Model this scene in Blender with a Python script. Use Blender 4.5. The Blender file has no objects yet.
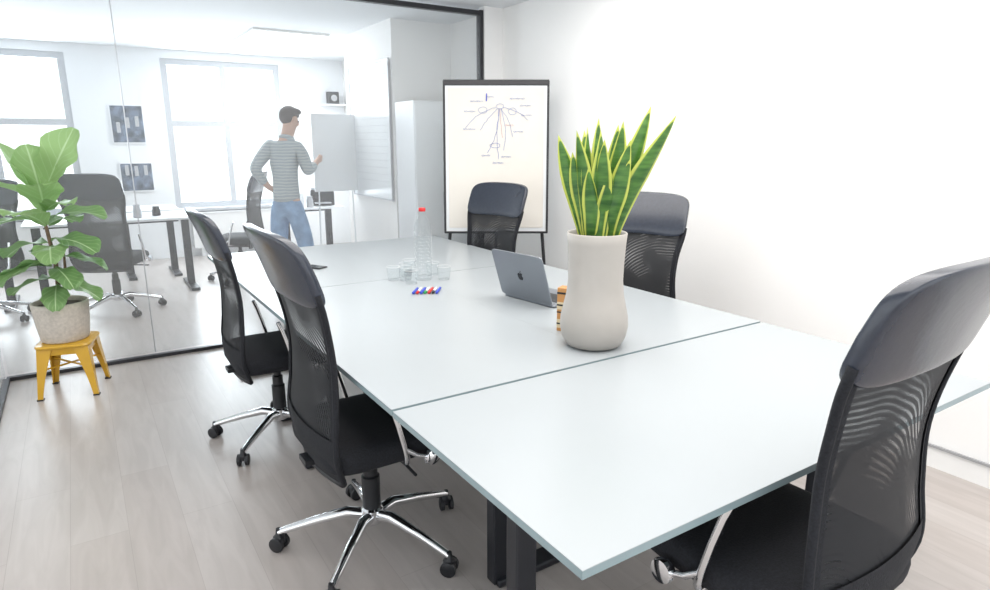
import bpy, math, random
from mathutils import Vector, Matrix, Euler
random.seed(7)
S=bpy.context.scene
C=bpy.context.collection
S.view_settings.view_transform='Standard'
S.view_settings.look='None'
S.view_settings.exposure=0.24

# ---------------------------------------------------------------- materials
def newmat(name):
    m=bpy.data.materials.new(name); m.use_nodes=True
    nt=m.node_tree; b=nt.nodes['Principled BSDF']
    return m,nt,b
def pmat(name,col,rough=0.5,metal=0.0,var=0.04,scale=8.0,bump=0.0,coat=0.0,spec=0.5,emit=0.0):
    m,nt,b=newmat(name)
    tc=nt.nodes.new('ShaderNodeTexCoord'); n=nt.nodes.new('ShaderNodeTexNoise')
    n.inputs['Scale'].default_value=scale; n.inputs['Detail'].default_value=3
    nt.links.new(tc.outputs['Object'],n.inputs['Vector'])
    r=nt.nodes.new('ShaderNodeValToRGB')
    r.color_ramp.elements[0].position=0.3; r.color_ramp.elements[1].position=0.7
    r.color_ramp.elements[0].color=[max(0,c*(1-var)) for c in col[:3]]+[1]
    r.color_ramp.elements[1].color=[min(1,c*(1+var)) for c in col[:3]]+[1]
    nt.links.new(n.outputs['Fac'],r.inputs['Fac']); nt.links.new(r.outputs['Color'],b.inputs['Base Color'])
    b.inputs['Roughness'].default_value=rough; b.inputs['Metallic'].default_value=metal
    b.inputs['Specular IOR Level'].default_value=spec; b.inputs['Coat Weight'].default_value=coat
    if bump:
        bp=nt.nodes.new('ShaderNodeBump'); bp.inputs['Strength'].default_value=bump; bp.inputs['Distance'].default_value=0.01
        nt.links.new(n.outputs['Fac'],bp.inputs['Height']); nt.links.new(bp.outputs['Normal'],b.inputs['Normal'])
    if emit:
        b.inputs['Emission Color'].default_value=list(col[:3])+[1]; b.inputs['Emission Strength'].default_value=emit
    return m
def glassmat(name,tint=(0.97,0.985,0.98),ior=1.45,haze=0.0,thin=False):
    m=bpy.data.materials.new(name); m.use_nodes=True; nt=m.node_tree; nt.nodes.clear()
    o=nt.nodes.new('ShaderNodeOutputMaterial'); mx=nt.nodes.new('ShaderNodeMixShader')
    t=nt.nodes.new('ShaderNodeBsdfTransparent'); t.inputs['Color'].default_value=(*tint,1)
    g=nt.nodes.new('ShaderNodeBsdfGlossy'); g.inputs['Roughness'].default_value=0.02
    if thin:
        f=nt.nodes.new('ShaderNodeLayerWeight'); f.inputs['Blend'].default_value=0.3
        p=nt.nodes.new('ShaderNodeMath'); p.operation='POWER'; p.inputs[1].default_value=3.0; nt.links.new(f.outputs['Facing'],p.inputs[0])
        q=nt.nodes.new('ShaderNodeMath'); q.operation='MULTIPLY_ADD'; q.inputs[1].default_value=0.55; q.inputs[2].default_value=0.03; nt.links.new(p.outputs[0],q.inputs[0]); fo=q.outputs[0]
        d0=nt.nodes.new('ShaderNodeBsdfDiffuse'); d0.inputs['Color'].default_value=(.45,.50,.52,1)
        gm=nt.nodes.new('ShaderNodeMixShader'); gm.inputs[0].default_value=0.55; nt.links.new(g.outputs[0],gm.inputs[1]); nt.links.new(d0.outputs[0],gm.inputs[2]); gs=gm.outputs[0]
    else:
        f=nt.nodes.new('ShaderNodeFresnel'); f.inputs['IOR'].default_value=ior; fo=f.outputs[0]; gs=g.outputs[0]
    nt.links.new(fo,mx.inputs[0]); nt.links.new(t.outputs[0],mx.inputs[1]); nt.links.new(gs,mx.inputs[2])
    last=mx
    if haze:
        d=nt.nodes.new('ShaderNodeBsdfDiffuse'); d.inputs['Color'].default_value=(.95,.97,1,1)
        m2=nt.nodes.new('ShaderNodeMixShader'); m2.inputs[0].default_value=haze
        nt.links.new(mx.outputs[0],m2.inputs[1]); nt.links.new(d.outputs[0],m2.inputs[2]); last=m2
    nt.links.new(last.outputs[0],o.inputs[0])
    return m

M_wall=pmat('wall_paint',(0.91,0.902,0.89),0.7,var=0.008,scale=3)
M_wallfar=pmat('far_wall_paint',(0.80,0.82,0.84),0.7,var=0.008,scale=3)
M_ceil=pmat('ceiling_paint',(0.80,0.82,0.84),0.8,var=0.01)
M_trimw=pmat('white_trim',(0.86,0.86,0.85),0.4,var=0.01)
M_winf=pmat('window_frame_paint',(0.50,0.52,0.55),0.5,var=0.01)
M_dark=pmat('dark_frame',(0.018,0.018,0.022),0.4,var=0.1)
M_steel=pmat('dark_steel',(0.02,0.022,0.028),0.35,metal=0.3)
M_chrome=pmat('chrome',(0.82,0.83,0.85),0.08,metal=1.0,var=0.02)
M_plastic=pmat('black_plastic',(0.012,0.013,0.016),0.4)
M_fabric=pmat('black_fabric',(0.010,0.011,0.015),0.9,scale=200,var=0.4,bump=0.2)
M_leather=pmat('black_leather',(0.024,0.030,0.046),0.22,scale=60,var=0.1,bump=0.03,spec=0.75)
M_desk=pmat('frosted_glass_top',(0.372,0.402,0.420),0.30,var=0.015,scale=1.5,spec=0.45)
M_deskedge=pmat('glass_edge',(0.27,0.35,0.37),0.25,var=0.05)
M_white=pmat('white_laminate',(0.82,0.84,0.86),0.35,var=0.01)
M_offw=pmat('whiteboard_surface',(0.82,0.85,0.87),0.2,var=0.01)
M_vase=pmat('vase_ceramic',(0.41,0.385,0.355),0.5,var=0.03,scale=12)
M_soil=pmat('soil',(0.06,0.04,0.03),0.95,scale=60,var=0.5,bump=0.5)
M_terr=pmat('speckled_pot',(0.56,0.51,0.45),0.8,scale=60,var=0.12)
M_yel=pmat('yellow_enamel',(0.62,0.35,0.02),0.3,var=0.03,coat=0.3)
M_alu=pmat('space_grey_aluminium',(0.25,0.27,0.30),0.38,metal=0.6,var=0.02)
M_logo=pmat('dark_polished_logo',(0.025,0.028,0.035),0.1,metal=0.5)
M_screen=pmat('black_screen',(0.01,0.01,0.012),0.1)
M_paper=pmat('cream_paper',(0.745,0.715,0.66),0.8,var=0.02,scale=4)
M_blue=pmat('blue_ink',(0.04,0.07,0.50),0.5)
M_red=pmat('red_plastic',(0.60,0.02,0.02),0.4)
M_green=pmat('green_plastic',(0.02,0.30,0.08),0.4)
M_pinkink=pmat('faded_red_ink',(0.6,0.32,0.32),0.5)
M_blueink=pmat('faded_blue_ink',(0.14,0.20,0.52),0.5)
M_orange=pmat('orange_card',(0.55,0.27,0.09),0.5,scale=30)
M_cream=pmat('cream_card',(0.70,0.58,0.38),0.6)
M_skin=pmat('skin',(0.52,0.33,0.25),0.6,var=0.06)
M_hair=pmat('brown_hair',(0.055,0.042,0.038),0.7,scale=80,var=0.4,bump=0.4)
M_jean=pmat('denim',(0.20,0.32,0.50),0.9,scale=14,var=0.2,bump=0.2)
M_shoe=pmat('shoe_leather',(0.05,0.05,0.06),0.6)
M_bark=pmat('bark',(0.18,0.12,0.08),0.9,scale=40,var=0.3,bump=0.3)
M_glass=glassmat('hazed_partition_glass',ior=1.2,haze=0.15)  # white diffuse mixed into the pane stands in for washed-out reflections
M_glass2=glassmat('clear_window_glass')
M_tumb=glassmat('drinking_glass',tint=(0.965,0.977,0.98),haze=0.01,thin=True)
M_print=pmat('dark_print',(0.10,0.13,0.18),0.5,scale=9,var=0.9)
M_metalgrey=pmat('grey_metal',(0.45,0.46,0.48),0.4,metal=0.5)
M_note=pmat('pale_grey_marks',(0.55,0.57,0.60),0.6)
M_lamp=pmat('lamp_panel',(1,1,1),0.5,emit=2.6)

def floor_mat():
    m,nt,b=newmat('laminate_floor')
    tc=nt.nodes.new('ShaderNodeTexCoord'); mp=nt.nodes.new('ShaderNodeMapping'); mp.inputs['Rotation'].default_value=(0,0,math.radians(90))
    nt.links.new(tc.outputs['Object'],mp.inputs[0])
    br=nt.nodes.new('ShaderNodeTexBrick'); br.inputs['Scale'].default_value=1.0
    br.inputs['Brick Width'].default_value=1.3; br.inputs['Row Height'].default_value=0.19
    br.inputs['Mortar Size'].default_value=0.0012; br.inputs['Mortar Smooth'].default_value=0.3
    br.inputs['Color1'].default_value=(0.45,0.408,0.385,1); br.inputs['Color2'].default_value=(0.49,0.452,0.43,1); br.inputs['Mortar'].default_value=(0.39,0.35,0.33,1)
    br.offset=0.37
    nt.links.new(mp.outputs[0],br.inputs['Vector'])
    mp2=nt.nodes.new('ShaderNodeMapping'); mp2.inputs['Scale'].default_value=(9,1.2,1)
    nt.links.new(tc.outputs['Object'],mp2.inputs[0])
    n=nt.nodes.new('ShaderNodeTexNoise'); n.inputs['Scale'].default_value=2.0; n.inputs['Detail'].default_value=7; n.inputs['Distortion'].default_value=1.0
    nt.links.new(mp2.outputs[0],n.inputs['Vector'])
    r=nt.nodes.new('ShaderNodeValToRGB'); r.color_ramp.elements[0].color=(0.92,0.915,0.91,1); r.color_ramp.elements[1].color=(1.04,1.04,1.04,1)
    r.color_ramp.elements[0].position=0.35; r.color_ramp.elements[1].position=0.65
    nt.links.new(n.outputs['Fac'],r.inputs[0])
    mx=nt.nodes.new('ShaderNodeMix'); mx.data_type='RGBA'; mx.blend_type='MULTIPLY'; mx.inputs[0].default_value=1.0
    nt.links.new(br.outputs['Color'],mx.inputs[6]); nt.links.new(r.outputs['Color'],mx.inputs[7])
    nt.links.new(mx.outputs[2],b.inputs['Base Color']); b.inputs['Roughness'].default_value=0.32
    return m
M_floor=floor_mat()

def mesh_mat():
    m=bpy.data.materials.new('chair_mesh'); m.use_nodes=True; nt=m.node_tree; b=nt.nodes['Principled BSDF']; o=nt.nodes['Material Output']
    b.inputs['Base Color'].default_value=(0.010,0.011,0.014,1); b.inputs['Roughness'].default_value=0.75
    tc=nt.nodes.new('ShaderNodeTexCoord')
    mp=nt.nodes.new('ShaderNodeMapping'); mp.inputs['Location'].default_value=(0.25,0,-0.35); mp.inputs['Scale'].default_value=(1.3,0.2,1.0)
    nt.links.new(tc.outputs['Object'],mp.inputs[0])
    w=nt.nodes.new('ShaderNodeTexWave'); w.wave_type='RINGS'; w.rings_direction='Y'
    w.inputs['Scale'].default_value=20; w.inputs['Distortion'].default_value=6.0; w.inputs['Detail'].default_value=0.0; w.inputs['Detail Scale'].default_value=0.3
    nt.links.new(mp.outputs[0],w.inputs['Vector'])
    n=nt.nodes.new('ShaderNodeTexNoise'); n.inputs['Scale'].default_value=4.0
    nt.links.new(tc.outputs['Object'],n.inputs['Vector'])
    r=nt.nodes.new('ShaderNodeValToRGB'); r.color_ramp.elements[0].position=0.48; r.color_ramp.elements[1].position=0.68
    nt.links.new(n.outputs['Fac'],r.inputs[0])
    r2=nt.nodes.new('ShaderNodeValToRGB'); r2.color_ramp.elements[0].position=0.35; r2.color_ramp.elements[1].position=1.0
    nt.links.new(w.outputs['Fac'],r2.inputs[0])
    mu=nt.nodes.new('ShaderNodeMath'); mu.operation='MULTIPLY'
    nt.links.new(r.outputs[0],mu.inputs[0]); nt.links.new(r2.outputs[0],mu.inputs[1])
    ma=nt.nodes.new('ShaderNodeMath'); ma.operation='MULTIPLY_ADD'; ma.inputs[1].default_value=0.42; ma.inputs[2].default_value=0.025
    nt.links.new(mu.outputs[0],ma.inputs[0])
    t=nt.nodes.new('ShaderNodeBsdfTransparent'); mx=nt.nodes.new('ShaderNodeMixShader')
    nt.links.new(ma.outputs[0],mx.inputs[0]); nt.links.new(b.outputs[0],mx.inputs[1]); nt.links.new(t.outputs[0],mx.inputs[2])
    nt.links.new(mx.outputs[0],o.inputs[0])
    return m
M_mesh=mesh_mat()

def addtrans(nt,b,colsock,fac):
    o=nt.nodes['Material Output']; t=nt.nodes.new('ShaderNodeBsdfTranslucent'); m=nt.nodes.new('ShaderNodeMixShader'); m.inputs[0].default_value=fac
    nt.links.new(colsock,t.inputs['Color']); nt.links.new(b.outputs[0],m.inputs[1]); nt.links.new(t.outputs[0],m.inputs[2]); nt.links.new(m.outputs[0],o.inputs[0])
def leaf_mat(name,inner1,inner2,edge,edgepos,wave=0.0,rough=0.35):
    m,nt,b=newmat(name)
    uv=nt.nodes.new('ShaderNodeUVMap'); sp=nt.nodes.new('ShaderNodeSeparateXYZ'); nt.links.new(uv.outputs[0],sp.inputs[0])
    r=nt.nodes.new('ShaderNodeValToRGB'); r.color_ramp.elements[0].position=edgepos; r.color_ramp.elements[1].position=min(1,edgepos+0.14)
    r.color_ramp.elements[0].color=(0,0,0,1); r.color_ramp.elements[1].color=(1,1,1,1)
    nt.links.new(sp.outputs[0],r.inputs[0])
    tc=nt.nodes.new('ShaderNodeTexCoord')
    n=nt.nodes.new('ShaderNodeTexNoise'); n.inputs['Scale'].default_value=30 if wave else 9
    mp=nt.nodes.new('ShaderNodeMapping'); mp.inputs['Scale'].default_value=(0.4,0.4,2.0) if wave else (1,1,1)
    nt.links.new(tc.outputs['Object'],mp.inputs[0]); nt.links.new(mp.outputs[0],n.inputs['Vector'])
    r2=nt.nodes.new('ShaderNodeValToRGB'); r2.color_ramp.elements[0].position=0.3; r2.color_ramp.elements[1].position=0.7
    r2.color_ramp.elements[0].color=(*inner1,1); r2.color_ramp.elements[1].color=(*inner2,1)
    nt.links.new(n.outputs['Fac'],r2.inputs[0])
    mx=nt.nodes.new('ShaderNodeMix'); mx.data_type='RGBA'; mx.inputs[7].default_value=(*edge,1)
    nt.links.new(r.outputs[0],mx.inputs[0]); nt.links.new(r2.outputs[0],mx.inputs[6])
    nt.links.new(mx.outputs[2],b.inputs['Base Color']); b.inputs['Roughness'].default_value=rough
    addtrans(nt,b,mx.outputs[2],0.15)
    return m
M_snake=leaf_mat('snake_leaf',(0.025,0.095,0.015),(0.085,0.21,0.035),(0.50,0.55,0.10),0.66,wave=1)
def fig_mat():
    m,nt,b=newmat('fig_leaf')
    uv=nt.nodes.new('ShaderNodeUVMap'); sp=nt.nodes.new('ShaderNodeSeparateXYZ'); nt.links.new(uv.outputs[0],sp.inputs[0])
    ma=nt.nodes.new('ShaderNodeMath'); ma.operation='MULTIPLY_ADD'; ma.inputs[1].default_value=-0.35
    nt.links.new(sp.outputs[0],ma.inputs[0]); nt.links.new(sp.outputs[1],ma.inputs[2])
    mm=nt.nodes.new('ShaderNodeMath'); mm.operation='MULTIPLY'; mm.inputs[1].default_value=42; nt.links.new(ma.outputs[0],mm.inputs[0])
    sn=nt.nodes.new('ShaderNodeMath'); sn.operation='SINE'; nt.links.new(mm.outputs[0],sn.inputs[0])
    r=nt.nodes.new('ShaderNodeValToRGB'); r.color_ramp.elements[0].position=0.88; r.color_ramp.elements[1].position=1.0
    r.color_ramp.elements[1].color=(.35,.35,.35,1)
    nt.links.new(sn.outputs[0],r.inputs[0])
    r1=nt.nodes.new('ShaderNodeValToRGB'); r1.color_ramp.elements[0].color=(1,1,1,1); r1.color_ramp.elements[1].color=(0,0,0,1); r1.color_ramp.elements[0].position=0.02; r1.color_ramp.elements[1].position=0.07
    nt.links.new(sp.outputs[0],r1.inputs[0])
    mxm=nt.nodes.new('ShaderNodeMath'); mxm.operation='MAXIMUM'; nt.links.new(r.outputs[0],mxm.inputs[0]); nt.links.new(r1.outputs[0],mxm.inputs[1])
    at=nt.nodes.new('ShaderNodeAttribute'); at.attribute_name='tone'
    r2=nt.nodes.new('ShaderNodeValToRGB'); r2.color_ramp.elements[0].color=(0.06,0.19,0.045,1); r2.color_ramp.elements[1].color=(0.40,0.60,0.26,1)
    nt.links.new(at.outputs['Fac'],r2.inputs[0])
    mx=nt.nodes.new('ShaderNodeMix'); mx.data_type='RGBA'; mx.inputs[7].default_value=(0.58,0.76,0.44,1)
    nt.links.new(mxm.outputs[0],mx.inputs[0]); nt.links.new(r2.outputs[0],mx.inputs[6])
    nt.links.new(mx.outputs[2],b.inputs['Base Color']); b.inputs['Roughness'].default_value=0.35
    addtrans(nt,b,mx.outputs[2],0.4)
    return m
M_fig=fig_mat()
def sweater_mat():
    m,nt,b=newmat('striped_sweater')
    tc=nt.nodes.new('ShaderNodeTexCoord'); w=nt.nodes.new('ShaderNodeTexWave'); w.bands_direction='Z'; w.inputs['Scale'].default_value=11; w.inputs['Distortion'].default_value=3.0
    nt.links.new(tc.outputs['Object'],w.inputs[0])
    r=nt.nodes.new('ShaderNodeValToRGB'); r.color_ramp.elements[0].color=(0.31,0.35,0.37,1); r.color_ramp.elements[1].color=(0.41,0.45,0.46,1)
    r.color_ramp.elements[0].position=0.2; r.color_ramp.elements[1].position=0.8
    nt.links.new(w.outputs[0],r.inputs[0]); nt.links.new(r.outputs[0],b.inputs['Base Color']); b.inputs['Roughness'].default_value=0.9
    return m
M_sweat=sweater_mat()
def perf_mat():
    m,nt,b=newmat('white_perforated')
    tc=nt.nodes.new('ShaderNodeTexCoord'); v=nt.nodes.new('ShaderNodeTexVoronoi'); v.inputs['Scale'].default_value=35; v.inputs['Randomness'].default_value=0.0
    nt.links.new(tc.outputs['Object'],v.inputs['Vector'])
    r=nt.nodes.new('ShaderNodeValToRGB'); r.color_ramp.elements[0].color=(0.3,0.3,0.32,1); r.color_ramp.elements[1].color=(0.8,0.8,0.8,1)
    r.color_ramp.elements[0].position=0.25; r.color_ramp.elements[1].position=0.35
    nt.links.new(v.outputs['Distance'],r.inputs[0]); nt.links.new(r.outputs[0],b.inputs['Base Color'])
    return m
M_perf=perf_mat()

# ---------------------------------------------------------------- mesh builder
class MB:
    def __init__(s): s.v=[]; s.f=[]; s.m=[]; s.uv=[]; s.mats=[]; s.tone=[]
    def _mi(s,mat):
        if mat not in s.mats: s.mats.append(mat)
        return s.mats.index(mat)
    def add(s,vs,fs,mat,uvs=None,tone=0.0):
        o=len(s.v); mi=s._mi(mat)
        s.v+= [tuple(v) for v in vs]
        for f in fs: s.f.append(tuple(i+o for i in f)); s.m.append(mi)
        s.uv+= uvs if uvs else [(0,0)]*len(vs)
        s.tone+=[tone]*len(vs)
    def box(s,c,d,mat,rot=None):
        hx,hy,hz=d[0]/2,d[1]/2,d[2]/2
        vs=[Vector((x,y,z)) for x in(-hx,hx) for y in(-hy,hy) for z in(-hz,hz)]
        if rot: 
            R=Euler(rot).to_matrix(); vs=[R@v for v in vs]
        vs=[v+Vector(c) for v in vs]
        s.add(vs,[(0,1,3,2),(4,6,7,5),(0,4,5,1),(2,3,7,6),(0,2,6,4),(1,5,7,3)],mat)
        return s
    def quad(s,a,b_,c,d,mat):
        s.add([a,b_,c,d],[(0,1,2,3)],mat); return s
    def tube(s,pts,r,mat,seg=10,closed=False):
        pts=[Vector(p) for p in pts]; n=len(pts)
        if not isinstance(r,(list,tuple)): r=[r]*n
        vs=[];fs=[]; prev=None
        for i,p in enumerate(pts):
            if closed: t=(pts[(i+1)%n]-pts[i-1]).normalized()
            else: t=(pts[min(i+1,n-1)]-pts[max(i-1,0)]).normalized()
            if prev is None:
                a=Vector((0,0,1)) if abs(t.z)<0.9 else Vector((1,0,0))
                u=t.cross(a).normalized()
            else:
                u=(prev-t*prev.dot(t)).normalized()
            prev=u; w=t.cross(u)
            for k in range(seg):
                a=2*math.pi*k/seg
                vs.append(p+(u*math.cos(a)+w*math.sin(a))*r[i])
        m=n if closed else n-1
        for i in range(m):
            for k in range(seg):
                a=i*seg+k; b=i*seg+(k+1)%seg; j=(i+1)%n
                fs.append((a,b,j*seg+(k+1)%seg,j*seg+k))
        if not closed:
            fs.append(tuple(reversed(range(seg)))); fs.append(tuple((n-1)*seg+k for k in range(seg)))
        s.add(vs,fs,mat); return s
    def lathe(s,prof,c,mat,seg=32,cap0=True,cap1=True,M=None):
        vs=[];fs=[]
        for (r,z) in prof:
            for k in range(seg):
                a=2*math.pi*k/seg; v=Vector((r*math.cos(a),r*math.sin(a),z))
                if M: v=M@v
                vs.append(v+Vector(c))
        n=len(prof)
        for i in range(n-1):
            for k in range(seg):
                fs.append((i*seg+k,i*seg+(k+1)%seg,(i+1)*seg+(k+1)%seg,(i+1)*seg+k))
        if cap0: fs.append(tuple(reversed(range(seg))))
        if cap1: fs.append(tuple((n-1)*seg+k for k in range(seg)))
        s.add(vs,fs,mat); return s
    def sup(s,c,h,mat,e1=0.4,e2=0.4,nu=28,nv=14,fn=None,rot=None):
        def p(x,e): return math.copysign(abs(x)**e,x)
        vs=[];fs=[]
        R=Euler(rot).to_matrix() if rot else None
        for j in range(nv+1):
            ph=-math.pi/2+math.pi*j/nv
            for i in range(nu):
                th=2*math.pi*i/nu
                v=Vector((h[0]*p(math.cos(ph),e1)*p(math.cos(th),e2),h[1]*p(math.cos(ph),e1)*p(math.sin(th),e2),h[2]*p(math.sin(ph),e1)))
                if R: v=R@v
                v+=Vector(c)
                if fn: v=fn(v)
                vs.append(v)
        for j in range(nv):
            for i in range(nu):
                fs.append((j*nu+i,j*nu+(i+1)%nu,(j+1)*nu+(i+1)%nu,(j+1)*nu+i))
        s.add(vs,fs,mat); return s
    def grid(s,fn,nu,nv,mat,tone=0.0,uvf=None):
        vs=[];fs=[];uv=[]
        for j in range(nv+1):
            for i in range(nu+1):
                vs.append(fn(i/nu,j/nv)); uv.append(uvf(i/nu,j/nv) if uvf else (i/nu,j/nv))
        for j in range(nv):
            for i in range(nu):
                a=j*(nu+1)+i; fs.append((a,a+1,a+nu+2,a+nu+1))
        s.add(vs,fs,mat,uv,tone); return s
    def obj(s,name,parent=None,smooth=False,bevel=0,loc=None,rot=None,**kw):
        me=bpy.data.meshes.new(name); me.from_pydata(s.v,[],s.f); 
        for m in s.mats: me.materials.append(m)
        me.polygons.foreach_set('material_index',s.m)
        ul=me.uv_layers.new(name='UVMap')
        for l in me.loops: ul.data[l.index].uv=s.uv[l.vertex_index]
        if any(s.tone):
            a=me.attributes.new('tone','FLOAT','POINT'); a.data.foreach_set('value',s.tone)
        me.update()
        if smooth:
            me.shade_smooth()
            if smooth!='all': me.set_sharp_from_angle(angle=math.radians(40))
        o=bpy.data.objects.new(name,me); C.objects.link(o)
        if parent: o.parent=parent
        if loc: o.location=loc
        if rot: o.rotation_euler=rot
        if bevel:
            b=o.modifiers.new('bevel','BEVEL'); b.width=bevel; b.segments=2; b.limit_method='ANGLE'
        for k,v in kw.items(): o[k]=v
        return o
def empty(name,loc,yaw=0,scale=1,**kw):
    o=bpy.data.objects.new(name,None); C.objects.link(o); o.empty_display_size=0.1
    o.location=loc; o.rotation_euler=(0,0,math.radians(yaw)); o.scale=(scale,)*3
    for k,v in kw.items(): o[k]=v
    return o
def copytree(root,loc,yaw,scale=1,label=None):
    n=root.copy(); C.objects.link(n); n.location=loc; n.rotation_euler=(0,0,math.radians(yaw)); n.scale=(scale,)*3
    if label: n['label']=label
    def rec(src,dst):
        for c in src.children:
            if c.name.startswith('tag'): continue
            k=c.copy(); C.objects.link(k); k.parent=dst; rec(c,k)
    rec(root,n)
    return n
ST=dict(kind='structure')

# ---------------------------------------------------------------- room
ZC=2.52; XR=3.15; YG=4.8; YB=9.0; XL=-0.52
MB().box((1.5,3.5,-0.05),(9,12.5,0.1),M_floor).obj('floor',**ST)
MB().box((1.5,3.75,ZC+0.05),(9,12.0,0.1),M_ceil).obj('ceiling',**ST)
MB().box((XR+0.06,1.9,ZC/2),(0.12,9.0-0.2,ZC),M_wall).obj('wall_right',**ST)
MB().box((3.06,YG,ZC/2),(0.18,0.08,ZC),M_wall).obj('wall_front',**ST)
MB().box((2.87,6.26,ZC/2),(0.66,1.2,ZC),M_wall).obj('wall_pier',**ST)
MB().box((XR+0.2,7.98,ZC/2),(0.12,2.15,ZC),M_wall).obj('wall_side',**ST)
b=MB(); zt=2.42; zb=0.62; W=[(-1.45,0.06),(1.02,2.42)]
xs=[-3.0]+[x for w in W for x in w]+[3.35]
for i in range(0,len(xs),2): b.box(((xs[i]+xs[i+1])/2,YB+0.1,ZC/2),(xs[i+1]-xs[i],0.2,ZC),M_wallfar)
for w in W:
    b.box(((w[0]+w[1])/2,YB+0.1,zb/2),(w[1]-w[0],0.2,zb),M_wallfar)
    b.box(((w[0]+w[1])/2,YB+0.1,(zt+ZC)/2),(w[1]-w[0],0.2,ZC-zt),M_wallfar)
b.obj('wall_back',**ST)
MB().box((-2.6,7,ZC/2),(0.1,4.2,ZC),M_wall).obj('wall_left',**ST)
for k,w in enumerate(W):
    b=MB(); x0,x1=w; xm=(x0+x1)/2; y=YB+0.06
    for x in (x0+0.035,x1-0.035,xm): b.box((x,y,(zb+zt)/2),(0.07,0.07,zt-zb),M_winf)
    for z in (zb+0.035,1.66,zt-0.035): b.box((xm,y-0.002,z),(x1-x0,0.065,0.07),M_winf)
    b.box((xm,YB-0.03,zb-0.02),(x1-x0+0.1,0.16,0.035),M_winf)
    b.quad((x0,y,zb),(x1,y,zb),(x1,y,zt),(x0,y,zt),M_glass2)
    b.obj('window_%d'%(k+1),**ST)
seam=0.31
def pane(x0,x1,name): MB().quad((x0,YG,0.04),(x1,YG,0.04),(x1,YG,2.45),(x0,YG,2.45),M_glass).obj(name,**ST)
pane(XL+0.01,seam-0.003,'wall_glass_pane_side'); pane(seam+0.003,2.935,'wall_glass_pane')
MB().box((seam,YG,1.245),(0.006,0.014,2.41),M_metalgrey).obj('trim_5',**ST)
MB().quad((XL,-0.95,0.04),(XL,4.76,0.04),(XL,4.76,2.45),(XL,-0.95,2.45),M_glass).obj('wall_glass_left',**ST)
b=MB(); b.box(((XL+2.945)/2,YG,2.468),(2.945-XL,0.05,0.035),M_dark); b.box((XL,1.9,2.468),(0.05,5.75,0.035),M_dark)
b.obj('trim_1',**ST)
b=MB(); b.box(((XL+2.945)/2,YG,0.012),(2.945-XL,0.035,0.024),M_dark); b.box((XL,1.9,0.012),(0.035,5.75,0.024),M_dark)
b.obj('trim_2',**ST)
MB().box((2.95,YG,1.245),(0.03,0.06,2.49),M_dark).obj('trim_3',**ST)
MB().box((XR-0.008,1.9,0.05),(0.016,5.75,0.10),M_trimw).obj('baseboard_right',**ST)
MB().box((XR-0.02,1.9,0.105),(0.012,5.6,0.012),M_metalgrey).obj('trim_4',**ST)

# ---------------------------------------------------------------- desks
def desk(x0,x1,y0,y1,legs,z=0.74,label=''):
    cx,cy=(x0+x1)/2,(y0+y1)/2
    r=empty('desk',(cx,cy,0),label=label,category='desk',group='meeting table desks')
    b=MB(); b.box((0,0,z-0.009),(x1-x0,y1-y0,0.017),M_deskedge); 
    b.box((0,0,z-0.0005),(x1-x0-0.0004,y1-y0-0.0004,0.003),M_desk)
    b.obj('tabletop',r)
    b=MB(); b.box((0,0,z-0.045),((x1-x0)*0.7,(y1-y0)*0.5,0.04),M_steel); b.obj('underframe',r,bevel=0.003)
    for (lx,ly,fd,fl,off) in legs:
        b=MB(); b.box((lx-cx,ly-cy,0.34),(0.06,0.05,0.66),M_steel)
        b.box((lx-cx,ly-cy,0.64),(0.05,0.04,0.16),M_metalgrey)
        b.obj('leg',r,bevel=0.006)
        b=MB()
        d=(fl,0.08,0.03) if fd=='x' else (0.08,fl,0.03)
        b.box((lx-cx+(off if fd=='x' else 0),ly-cy+(off if fd=='y' else 0),0.018),d,M_steel); b.obj('foot',r,bevel=0.008)
    return r
L='pale blue-grey glass-topped desk in a meeting table'
desk(0.645,2.27,0.722,1.513,[(0.80,1.12,'y',0.40,0.0),(2.1,1.12,'y',0.40,0)],label=L)
XM=1.4575
for k,(a,c) in enumerate(((0.645,XM),(XM,2.27))):
    m=(a+c)/2
    desk(a,c,1.522,3.096,[(m-0.02*(k==0),1.58,'x',0.40,0.18 if k==0 else -0.1),(m,2.72,'x',0.68,0)],label=L,z=0.742)
for (a,c) in ((0.645,XM),(XM,2.27)):
    m=(a+c)/2
    desk(a,c,3.102,4.40,[(m,3.3,'x',0.60,0),(m,4.1,'x',0.68,0)],label=L,z=0.742)
ZT=0.743

# ---------------------------------------------------------------- chair
def interp(P,z,sm=False):
    for i in range(len(P)-1):
        if z<=P[i+1][0] or i==len(P)-2:
            z0,y0=P[i]; z1,y1=P[i+1]; t=min(1,max(0,(z-z0)/(z1-z0))) if sm else (z-z0)/(z1-z0)
            if sm: t=t*t*(3-2*t); return y0+(y1-y0)*t
            p0=P[max(i-1,0)]; p3=P[min(i+2,len(P)-1)]
            m0=(y1-p0[1])/(z1-p0[0])*(z1-z0); m1=(p3[1]-y0)/(p3[0]-z0)*(z1-z0)
            return (2*t**3-3*t**2+1)*y0+(t**3-2*t**2+t)*m0+(-2*t**3+3*t**2)*y1+(t**3-t**2)*m1
PF=[(0.38,-0.195),(0.5,-0.230),(0.65,-0.220),(0.8,-0.216),(0.95,-0.240),(1.08,-0.278),(1.2,-0.328)]
HW=[(0.37,0.180),(0.42,0.215),(0.52,0.238),(0.64,0.226),(0.76,0.218),(0.88,0.226),(0.98,0.246),(1.04,0.250),(1.2,0.250)]
def prof(z): return interp(PF,z)
def hw(z): return interp(HW,z)
CV=0.030
def bk(t,z,off=0): 
    return Vector((hw(z)*t,prof(z)+CV*t*t+off,z))
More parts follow.
